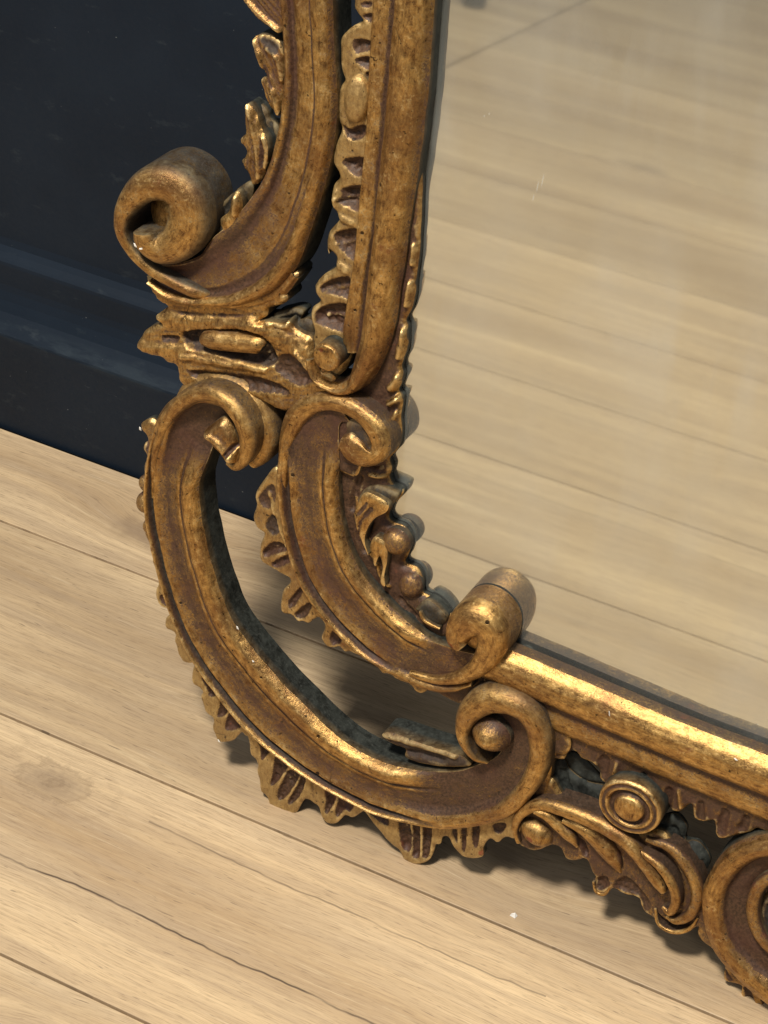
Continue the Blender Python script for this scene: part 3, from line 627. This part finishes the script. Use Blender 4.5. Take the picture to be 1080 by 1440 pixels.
f2 = [('h', [(388, 1060), (406, 1074), (398, 1090), (386, 1104), (379, 1104), (382, 1088)], .25, .35), ('h', [(404, 1083), (422, 1087), (416, 1103), (402, 1121), (392, 1126), (389, 1115), (396, 1099)], .25, .35), ('h', [(423, 1090), (430, 1091), (426, 1111), (416, 1127), (406, 1132), (405, 1125), (414, 1109)], .2, .32), ('h', [(457, 1108), (474, 1113), (470, 1129), (460, 1145), (455, 1140), (457, 1127)], .22, .32),
      ('h', [(475, 1114), (498, 1128), (492, 1142), (484, 1140), (474, 1151), (470, 1144), (473, 1130)], .22, .32), ('h', [(355, 1034), (385, 1051), (377, 1061), (367, 1069), (364, 1049)], .25, .3), ('h', [(508, 1133), (540, 1143), (546, 1162), (522, 1149)], .25, .3), ('h', [(559, 1152), (576, 1157), (578, 1194), (572, 1199), (564, 1191)], .2, .4), ('h', [(579, 1159), (590, 1160), (590, 1203), (584, 1208), (578, 1202)], .2, .4),
      ('h', [(594, 1160), (607, 1162), (604, 1201), (598, 1208), (593, 1203)], .2, .4), ('h', [(648, 1164), (656, 1164), (654, 1197), (649, 1198)], .12, .3), ('h', [(663, 1163), (674, 1163), (672, 1190), (665, 1192)], .15, .3), ('h', [(634, 1166), (642, 1166), (642, 1188)], .12, .25), ('h', [(692, 1160), (712, 1158), (706, 1172), (696, 1172)], .2, .25), ('g', [(436, 1080), (440, 1120)], 2, .08, .3)]
relief('ruffle', ruf2, 1.5, f2, pat=.02, rnd=.2, rw=.2, back=.7, rub=[(676, 1200, .5)], sm=False, step=.11)
PAINT[0] = .2
relief('ruffle', [(195, 598), (200, 594), (212, 589), (225, 605), (222, 700), (222, 790), (214, 776), (207, 765), (200, 752), (200, 735), (208, 728), (200, 668), (200, 655), (204, 647), (204, 640), (198, 634), (200, 626), (206, 622), (204, 612), (197, 607)], 1.35, [('g', [(203, 618), (208, 632)], 4, .25)], pat=.45, rnd=.3, back=.5, sm=False)
for (x, y, r) in ((198, 684, .55), (196, 713, .72), (203, 745, .5)):
    dome('carved_bead', x+2, y, 1.75, r, r*1.15, flat=1.1, back=.6, pat=.35, side=(.8, .2))
PAINT[0] = 0
# small leaf sprouting inside the scroll
relief('inner_leaf', [(534, 1032), (548, 1031), (575, 1040), (610, 1052), (645, 1062), (668, 1080), (620, 1080), (585, 1074), (566, 1066), (572, 1054), (548, 1047)], 1.5, [('r', [(538, 1034), (580, 1045), (640, 1064)], 4, .2, .1), ('g', [(575, 1058), (620, 1066)], 6, .3, .9)], pat=.8, edgepat=.5, raw=.5, rnd=.15, back=-.5, sm=False)

# ================================================================= inner C scroll
I_pairs = [(470, 556, 500, 600), (436, 560, 486, 592), (410, 586, 479, 597), (397, 622, 477, 615), (392, 660, 478, 650), (394, 690, 477, 685), (398, 722, 480, 720), (407, 766, 488, 757), (421, 808, 503, 793), (440, 841, 522, 822), (460, 868, 545, 848), (482, 892, 566, 867), (506, 914, 586, 884), (533, 933, 604, 897), (560, 949, 622, 906), (588, 962, 640, 912), (616, 970, 652, 916), (643, 970, 662, 918), (668, 962, 668, 920)]
I1 = [(0, 1.4, .5), (.025, 1.95, .3), (.055, 2.2, .05), (.10, 2.2, .1), (.125, 1.9, .8), (.145, 1.58, 1.0, .4), (.18, 1.55, 1.0, .4), (.205, 1.72, .8, .1), (.225, 1.98, .1), (.25, 1.98, .0), (.36, 1.75, .45), (.5, 1.66, .55), (.64, 1.76, .45), (.745, 1.96, .1), (.765, 1.7, 1.1), (.785, 1.8, .7), (.81, 2.15, .0), (.87, 2.3, -.3), (.93, 2.2, -.1), (.97, 2.0, .3), (1, 1.6, .6)]
I2 = [(0, 1.5, .5), (.05, 1.95, .3), (.12, 2.1, .2), (.18, 2.0, .3), (.24, 1.75, .8), (.35, 1.75, .65), (.7, 1.75, .6), (1, 1.7, .7)]
I0 = I2
ribbon('inner_scroll', I_pairs, I1, prof2=I2, blend=([0, .18, .27, .75, .84, 1], [1, 1, 0, 0, 1, 1]), nu=64, ppc=5.5)
hook = [(394, 715, 406, 720, -.8), (392, 680, 405, 688, -.25), (393, 650, 407, 660, -.1), (394, 620, 410, 632, -.05), (401, 585, 419, 611, 0), (417, 562, 436, 588, .05), (440, 553, 459, 577, .1), (466, 551, 484, 580, .15), (495, 559, 504, 592, .2), (520, 575, 515, 604, .25), (538, 592, 521, 617, .3), (548, 613, 523, 627, .35), (548, 636, 519, 631, .4), (535, 651, 511, 622, .4), (511, 656, 503, 615, .4), (491, 648, 494, 609, .4), (480, 630, 484, 611, .35)]
relief('hook_floor', [(415, 590), (450, 572), (490, 580), (505, 600), (508, 640), (500, 670), (470, 660), (420, 640)], 1.6, pat=.85, rnd=.1)
ribbon('scroll_hook', hook, [(0, 1.6, .5), (.1, 1.95, .2), (.35, 2.15, .0), (.7, 2.1, -.1), (.9, 2.0, .1), (1, 1.7, .5)], nu=26, ppc=8, side=(.6, .4), back=.5)
relief('volute_eye', [(484, 600), (492, 592), (505, 592), (518, 604), (524, 625), (516, 640), (500, 640), (488, 625)], 2.0, pat=.6, raw=.6, rnd=.3, back=1)
# the knob where it curls off the glass
dome('knob_core', 668, 896, 1.9, 2.0, 1.85, flat=1.0, back=.10, pat=.2, side=(.4, .08))
bead('knob_roll', [(575, 949, 2.1, .22), (610, 959, 2.2, .3), (642, 957, 2.35, .45), (668, 944, 2.6, .7), (683, 920, 2.9, 1.0), (682, 894, 3.1, 1.25), (664, 880, 3.15, 1.35), (646, 886, 3.1, 1.15), (637, 903, 3.0, .8), (646, 914, 2.9, .5)], back=.10, pat=-.1, patside=.3, flat=.8, rub=[(630, 908, .9)], side=(.4, .08))

# left ruffle
ruf3 = [(400, 670), (406, 720), (415, 770), (432, 812), (455, 848), (485, 880), (520, 908), (560, 930), (600, 945), (620, 975), (602, 970), (593, 977), (582, 973), (577, 963), (560, 958), (545, 947), (537, 949), (530, 938), (523, 934), (517, 928), (508, 920), (500, 922), (490, 916), (483, 919), (477, 909), (468, 912), (460, 911), (453, 903), (450, 897), (456, 886), (455, 877), (447, 868), (438, 873), (432, 879), (424, 874), (418, 876), (409, 864), (398, 865), (393, 858), (394, 843), (397, 830), (408, 821), (406, 813), (399, 810), (391, 805), (382, 800), (366, 790), (364, 778), (366, 764), (373, 750), (361, 744), (354, 728), (361, 711), (357, 697), (364, 684), (373, 672), (385, 655)]
f3 = [('h', [(368, 775), (384, 762), (401, 767), (406, 774), (384, 781), (373, 785)], .22, .35), ('h', [(381, 792), (404, 780), (412, 787), (396, 798), (384, 799)], .2, .32), ('h', [(405, 845), (421, 826), (426, 831), (416, 850), (407, 856)], .2, .35), ('h', [(412, 864), (432, 848), (438, 853), (429, 869), (418, 871)], .2, .32), ('h', [(463, 893), (477, 879), (484, 890), (478, 905), (467, 908)], .2, .32), ('h', [(373, 736), (387, 722), (394, 747), (382, 753)], .2, .25, .8, .4),
      ('h', [(362, 700), (382, 680), (388, 700), (376, 716)], .25, .2, .8), ('h', [(494, 903), (512, 912), (508, 920), (496, 914)], .2, .25), ('r', [(378, 694), (392, 735), (408, 778), (428, 820), (452, 858)], 3, .2, .1), ('h', [(540, 934), (560, 944), (556, 950), (542, 942)], .15, .2)]
PAINT[0] = .4
relief('ruffle', ruf3, 1.25, f3, pat=.2, rnd=.15, rw=.15, back=.2, sm=False)
PAINT[0] = 0

# ================================================================= leaves on the sight edge
edge1 = [(590, 240), (590, 300), (588, 335), (587, 360), (583, 388), (582, 400), (581, 416), (576, 436), (568, 452), (571, 462), (571, 485), (568, 500), (562, 516), (565, 530), (561, 543), (558, 552), (564, 560), (562, 580), (561, 590), (562, 612), (557, 633), (545, 648), (548, 662), (538, 678), (500, 690), (470, 640), (480, 560), (520, 520), (540, 470), (550, 400), (560, 330), (575, 260)]
e1 = [('r', [(578, 398), (572, 428)], 5, .45, .1), ('r', [(568, 466), (562, 500)], 6, .45, .2), ('r', [(560, 530), (550, 545)], 6, .4, .2), ('r', [(560, 560), (548, 566)], 5, .45, .0), ('r', [(558, 580), (552, 590)], 4, .35, .3), ('r', [(556, 605), (550, 625)], 6, .4, .4), ('r', [(582, 345), (580, 370)], 4, .3, .2)]
relief('sight_edge_leaves', edge1, .75, e1, pat=.75, rnd=.3, rw=.25, back=.08)
edge2 = [(478, 640), (520, 655), (537, 656), (541, 675), (548, 690), (561, 696), (556, 707), (545, 718), (540, 733), (548, 742), (562, 748), (572, 766), (568, 785), (563, 798), (580, 806), (588, 822), (588, 840), (600, 847), (611, 856), (628, 872), (640, 890), (620, 905), (590, 892), (550, 865), (515, 830), (490, 790), (476, 740), (472, 690)]
e2 = [('g', [(505, 672), (500, 690), (496, 715)], 5, .25, 1), ('g', [(512, 730), (505, 750), (512, 775)], 5, .3, 1), ('g', [(522, 735), (516, 758), (526, 780)], 3, .3, 1), ('r', [(530, 790), (534, 808), (545, 825)], 4, .3, .1), ('r', [(515, 745), (520, 775), (532, 792)], 3, .3, .1), ('g', [(560, 845), (580, 868)], 5, .2, 1), ('r', [(500, 700), (503, 735), (512, 762)], 3, .25, .1), ('r', [(520, 668), (536, 672)], 4, .25, .3)]
relief('sight_edge_leaves', edge2, 1.15, e2, pat=.80, rnd=.5, rw=.6, back=.08, slope=(478, 700, 570, 740, -.25))
relief('leaf_curl', [(496, 735), (502, 705), (505, 697), (514, 686), (530, 684), (545, 690), (559, 696), (556, 704), (546, 716), (532, 706), (518, 700)], 1.35, pat=.6, raw=.8, rnd=.2, back=.1, sm=False)
relief('leaf_curl', [(505, 702), (513, 694), (524, 697), (535, 703), (545, 711), (541, 722), (526, 730), (515, 745), (511, 762), (517, 783), (507, 762), (500, 745), (498, 724)], 1.9, [('g', [(502, 753), (506, 735), (522, 716)], 2.2, .2, .9), ('h', [(501, 722), (514, 706), (517, 710), (506, 726)], .12, .15, .9)], pat=.15, rnd=.15, back=.1)
relief('leaf_curl', [(519, 771), (526, 756), (541, 766), (543, 790), (539, 809), (540, 826), (534, 819), (537, 799), (532, 783), (526, 796), (522, 783)], 1.75, pat=.15, rnd=.15, back=.1)
dome('leaf_ball', 550, 769, 1.8, 1.0, .95, back=.5, pat=.45, flat=1.0, side=(.5, .8))
dome('leaf_ball', 571, 829, 1.45, .85, 1.0, back=.4, pat=.5, flat=1.0, side=(.5, .9))
relief('leaf_curl', [(581, 860), (589, 850), (598, 845), (606, 849), (613, 854), (621, 863), (628, 873), (616, 884), (598, 873), (592, 862)], 1.2, pat=.6, raw=.85, rnd=.2, back=.1, sm=False)
bead('leaf_curl', [(590, 860, 1.4, .08), (594, 872, 1.5, .13), (605, 880, 1.5, .13), (618, 885, 1.4, .08)], pat=.0, back=.1)

# ================================================================= bottom rail
rail = [(690, 903, 680, 983), (735, 921, 725, 1002), (806, 951, 797, 1034), (876, 981, 867, 1064), (981, 1025, 972, 1109), (1080, 1062, 1071, 1150), (1180, 1102, 1171, 1195), (1500, 1220, 1491, 1320)]
ribbon('bottom_rail', rail, [(0, 1.25, .2), (.04, 1.5, -.1), (.10, 1.85, -.3), (.2, 2.1, -.35), (.32, 2.2, -.2), (.43, 2.1, .0), (.51, 1.8, .3), (.57, 1.45, .95), (.66, 1.5, .35), (.78, 1.6, .15), (.90, 1.45, .2), (.96, 1.2, .3), (1, .9, .6)], nu=60, ppc=4, back=.3, side=(.6, .35))
ruf4 = [(745, 985), (800, 1010), (870, 1040), (950, 1075), (1080, 1125), (1200, 1170), (1200, 1240), (1080, 1172), (1052, 1172), (1017, 1181), (1006, 1175), (1003, 1156), (988, 1157), (975, 1151), (971, 1132), (953, 1143), (932, 1133), (915, 1120), (870, 1115), (845, 1100), (841, 1088), (834, 1076), (822, 1070), (816, 1067), (808, 1058), (797, 1061), (790, 1070), (772, 1063), (762, 1040), (735, 1010)]
f4 = [('g', [(800, 1045), (797, 1058)], 8, .2, .9), ('g', [(850, 1068), (845, 1085)], 9, .25, .9), ('r', [(868, 1072), (862, 1095)], 4, .2, .5), ('g', [(905, 1090), (908, 1110)], 6, .2, .8), ('g', [(940, 1112), (935, 1132)], 8, .3, .95), ('r', [(955, 1110), (958, 1135)], 4, .2, .5), ('g', [(985, 1130), (985, 1150)], 6, .25, .95), ('g', [(1020, 1142), (1012, 1168)], 8, .25, .9), ('g', [(1050, 1150), (1045, 1165)], 7, .25, .9)]
relief('ruffle', ruf4, 1.0, f4, pat=.68, rnd=.2, rw=.25, back=.1)
corner = [(600, 960), (640, 940), (690, 930), (735, 925), (770, 985), (800, 1040), (795, 1062), (778, 1066), (772, 1100), (765, 1130), (740, 1120), (700, 1000), (640, 990)]
relief('corner_block', corner, 1.25, [('r', [(720, 960), (745, 985), (775, 1005)], 8, .3, .3), ('g', [(735, 985), (765, 1015)], 9, .3, 1)], pat=.65, rnd=.2)
# grey roughed-out pieces seen in the openings
relief('rough_carving', T([(205, 150), (250, 135), (285, 190), (350, 235), (440, 262), (420, 330), (350, 320), (290, 315), (240, 300), (215, 230)], 700, 1020, 2.842), .3, [('g', [(792, 1085), (800, 1115)], 7, .3), ('g', [(818, 1098), (820, 1120)], 6, .25)], raw=1.0, pat=.5, rnd=.3)
relief('rough_carving', T([(620, 400), (700, 365), (748, 415), (745, 462), (800, 480), (842, 550), (805, 600), (740, 540), (690, 470)], 700, 1020, 2.842), .3, [('g', [(948, 1165), (955, 1185)], 6, .3), ('r', [(965, 1185), (985, 1205)], 5, .3, .5)], raw=1.0, pat=.5, rnd=.3)
relief('rough_carving', T([(262, 120), (290, 112), (330, 130), (400, 200), (430, 235), (350, 225), (290, 180)], 700, 1020, 2.842), .0, raw=1.0, pat=.5, rnd=.2)
# rosette
dome('rosette', 884, 1137, 2.3, 2.2, 2.1, prof=[(0, .30, .0), (.28, .27, .0), (.44, .12, .15), (.50, -.28, .9), (.60, -.38, .9), (.68, -.02, .2), (.74, .05, .0), (.80, -.12, .8), (.87, -.10, .6), (.93, .02, .0), (.98, -.08, .2), (1, -.3, .6)])
# leafy spray
spray = T([(60, 380), (58, 440), (88, 492), (150, 512), (210, 482), (248, 492), (262, 540), (300, 552), (350, 532), (368, 588), (388, 612), (374, 660), (430, 688), (456, 650), (500, 682), (558, 690), (573, 750), (622, 772), (628, 802), (690, 838), (750, 842), (802, 802), (830, 860), (870, 912), (900, 880), (850, 760), (815, 640), (805, 585), (750, 530), (700, 480), (650, 420), (560, 440), (430, 400), (395, 330), (330, 310), (255, 300), (205, 195), (165, 290), (90, 330)], 700, 1020, 2.842)
spf = [('h', [(862, 1245), (880, 1232), (905, 1255), (915, 1275), (902, 1282), (896, 1262), (876, 1256)], .3, .3, .95), ('h', [(838, 1236), (852, 1232), (857, 1244), (848, 1252), (838, 1250)], .2, .3), ('h', [(812, 1180), (822, 1184), (828, 1204), (820, 1204)], .15, .45, 1), ('h', [(858, 1190), (872, 1198), (876, 1222), (866, 1214)], .2, .5, 1), ('h', [(920, 1280), (935, 1292), (950, 1298), (974, 1292), (965, 1306), (935, 1306)], .2, .35),
       ('h', [(912, 1180), (935, 1195), (958, 1228), (962, 1268), (950, 1262), (944, 1238), (925, 1212)], .3, .35, .8), ('h', [(800, 1128), (840, 1138), (870, 1158), (850, 1160), (810, 1142)], .3, .2, .8)]
relief('leaf_spray', spray, 1.2, spf, pat=.62, rnd=.3, rw=.3, back=.2, sm=False)
dome('leaf_ball', 748, 1179, 2.1, 1.25, 1.0, rot=-.35, back=.3, pat=.25, flat=1.0, rub=[(743, 1182, .5)], side=(.6, .3))
PF = dict(back=.3, side=(.8, .3))
bead('leaf_stem', [(728, 1186, 1.6, .15), (722, 1168, 1.9, .25), (731, 1147, 2.1, .38), (758, 1136, 2.2, .48), (800, 1148, 2.3, .58), (845, 1168, 2.3, .62), (880, 1192, 2.3, .58), (905, 1222, 2.2, .48), (922, 1245, 2.1, .48), (931, 1257, 1.9, .25)], pat=.15, patside=.6, **PF)
bead('leaf_tongue', [(750, 1143, 2.1, .2), (766, 1151, 2.15, .42), (786, 1169, 2.0, .48), (799, 1181, 1.85, .42), (811, 1192, 1.4, .1)], pat=.05, patside=.6, **PF)
bead('leaf_tongue', [(790, 1156, 1.9, .25), (820, 1172, 2.0, .6), (843, 1194, 1.95, .78), (858, 1212, 1.75, .6), (872, 1228, 1.3, .1)], pat=.15, patside=.7, **PF)
bead('leaf_tongue', [(896, 1198, 2.0, .2), (925, 1222, 2.15, .34), (944, 1250, 2.15, .36), (948, 1272, 2.1, .34), (940, 1286, 2.0, .28), (931, 1276, 1.8, .12)], pat=.05, patside=.6, **PF)
bead('leaf_tongue', [(908, 1182, 1.5, .2), (942, 1198, 1.7, .42), (968, 1230, 1.8, .5), (978, 1262, 1.8, .46), (969, 1289, 1.8, .38), (950, 1298, 1.8, .3), (936, 1290, 1.6, .15)], pat=.35, patside=.8, **PF)
bead('leaf_cup', [(921, 1278, 1.3, .08), (925, 1300, 1.5, .15), (945, 1312, 1.55, .18), (968, 1308, 1.5, .15), (981, 1291, 1.3, .08)], pat=.0, patside=.5, **PF)
bead('leaf_cup', [(834, 1240, 1.2, .08), (838, 1256, 1.3, .13), (850, 1258, 1.3, .13), (859, 1244, 1.2, .07)], pat=.0, patside=.5, **PF)

# ================================================================= next scroll at the right
R_pairs = [(1200, 1190, 1190, 1240), (1130, 1168, 1130, 1225), (1080, 1172, 1095, 1222), (1052, 1178, 1078, 1226), (1024, 1192, 1064, 1238), (1003, 1217, 1056, 1252), (990, 1245, 1052, 1268), (987, 1273, 1052, 1284), (992, 1301, 1056, 1300), (1003, 1330, 1070, 1322), (1024, 1358, 1095, 1345), (1052, 1386, 1125, 1365), (1085, 1412, 1160, 1385), (1140, 1440, 1200, 1400)]
ribbon('right_scroll', R_pairs, [(0, 1.3, .5), (.08, 1.9, .15), (.25, 2.2, .05), (.42, 2.1, .1), (.52, 1.8, .5), (.56, 1.5, 1.0), (.62, 1.4, .9), (.8, 1.35, .8), (1, 1.2, .9)], nu=50)
bead('volute_roll', [(1120, 1230, 1.9, .35), (1085, 1236, 1.95, .4), (1062, 1256, 2.0, .45), (1056, 1290, 2.0, .48), (1068, 1322, 2.0, .45), (1092, 1345, 2.0, .4), (1130, 1360, 1.9, .35)], pat=.3, patside=.8)
relief('scroll_hollow', [(1072, 1262), (1100, 1250), (1150, 1262), (1160, 1320), (1110, 1345), (1078, 1322), (1066, 1290)], 1.15, [('h', [(1078, 1272), (1110, 1262), (1140, 1290), (1110, 1325), (1080, 1310)], .4, .5, .9, .9), ('r', [(1120, 1275), (1090, 1285), (1084, 1300), (1095, 1315)], 5, .35, .4)], pat=.7, raw=.4, rnd=.3)
relief('scroll_floor', [(1040, 1230), (1090, 1200), (1180, 1210), (1200, 1300), (1160, 1390), (1090, 1360), (1045, 1310)], .9, pat=.9, rnd=.1)
ruf5 = [(985, 1300), (981, 1320), (1006, 1341), (1010, 1352), (1018, 1359), (1017, 1380), (1031, 1385), (1042, 1389), (1041, 1404), (1052, 1425), (1069, 1429), (1085, 1428), (1095, 1445), (1115, 1450), (1140, 1470), (1150, 1430), (1080, 1380), (1030, 1330), (1005, 1290)]
relief('ruffle', ruf5, 1.1, [('g', [(1050, 1392), (1056, 1415)], 7, .3), ('g', [(1020, 1368), (1026, 1378)], 4, .2), ('g', [(1075, 1408), (1080, 1422)], 6, .3)], pat=.4, back=.3)

# ================================================================= chips of white gesso where the gilding has broken away
M_GESSO = simple('white_gesso', (.72, .69, .62), .8)
cv = [(-.5, -.35, 0), (.45, -.5, 0), (.6, .3, 0), (-.2, .55, 0), (-.25, -.1, .35), (.25, -.15, .3), (.15, .25, .38)]
cf_ = [(0, 1, 5, 4), (1, 2, 6, 5), (2, 3, 6), (3, 0, 4, 6), (4, 5, 6)]
for (x, y, h, w, l, r) in ((857, 1004, 2.1, .07, .5, .25), (334, 883, 2.32, .13, .32, .5), (356, 930, 2.35, .12, .2, 1.), (197, 603, 1.35, .16, .3, .2), (190, 345, 4.0, .12, .34, .6), (198, 350, 3.9, .12, .3, 2.), (308, 1042, 1.5, .10, .3, .7), (397, 1151, 1.5, .16, .12, .1), (1035, 1068, 2.0, .1, .3, 1.2)):
    c_ = at(x, y, h)
    link('gesso_chip', [((c_[0]+math.cos(r)*a*w-math.sin(r)*b_*l)/100, (c_[1]+math.sin(r)*a*w+math.cos(r)*b_*l)/100, (h+q*.2)/100) for a, b_, q in cv], cf_, M_GESSO, mirror, smooth=False)

# dark foot of a piece of furniture out on the floor, seen in the glass
M_FOOT = simple('dark_blue_lacquer', (.012, .018, .03), .35)
V = []; Fc = []; pr = [(0, .017), (.004, .020), (.02, .021), (.05, .017), (.09, .020), (.14, .026), (.16, .026)]; na = 20
for z_, r_ in pr: V += [(r_*math.cos(2*math.pi*k/na), r_*math.sin(2*math.pi*k/na), z_) for k in range(na)]
Fc = [(i*na+k, i*na+(k+1) % na, (i+1)*na+(k+1) % na, (i+1)*na+k) for i in range(len(pr)-1) for k in range(na)]+[tuple(range((len(pr)-1)*na, len(pr)*na))]
ft = link('furniture_foot', V, Fc, M_FOOT); ft.location = (-1.392, -1.205, 0)
ft['label'] = 'dark blue furniture foot on the boards, seen reflected at the top edge of the glass'; ft['category'] = 'furniture foot'

# ================================================================= small litter on the floor
chip = link('plaster_chip', [(-.0022, -.001, .0002), (.0019, -.0016, .0002), (.0024, .0012, .0002), (-.0009, .0019, .0002), (-.0012, -.0004, .0022), (.0012, -.0004, .0019), (.0006, .0011, .0024)], [(0, 1, 5, 4), (1, 2, 6, 5), (2, 3, 6), (3, 0, 4, 6), (4, 5, 6), (0, 3, 2, 1)], simple('white_plaster', (.75, .73, .68), .8), smooth=False)
chip.location = (-.3492, .9136, 0); chip.scale = (1.1, 1.1, 1.1)
chip['label'] = 'tiny white plaster chip lying on the plank in front of the mirror'; chip['category'] = 'chip'
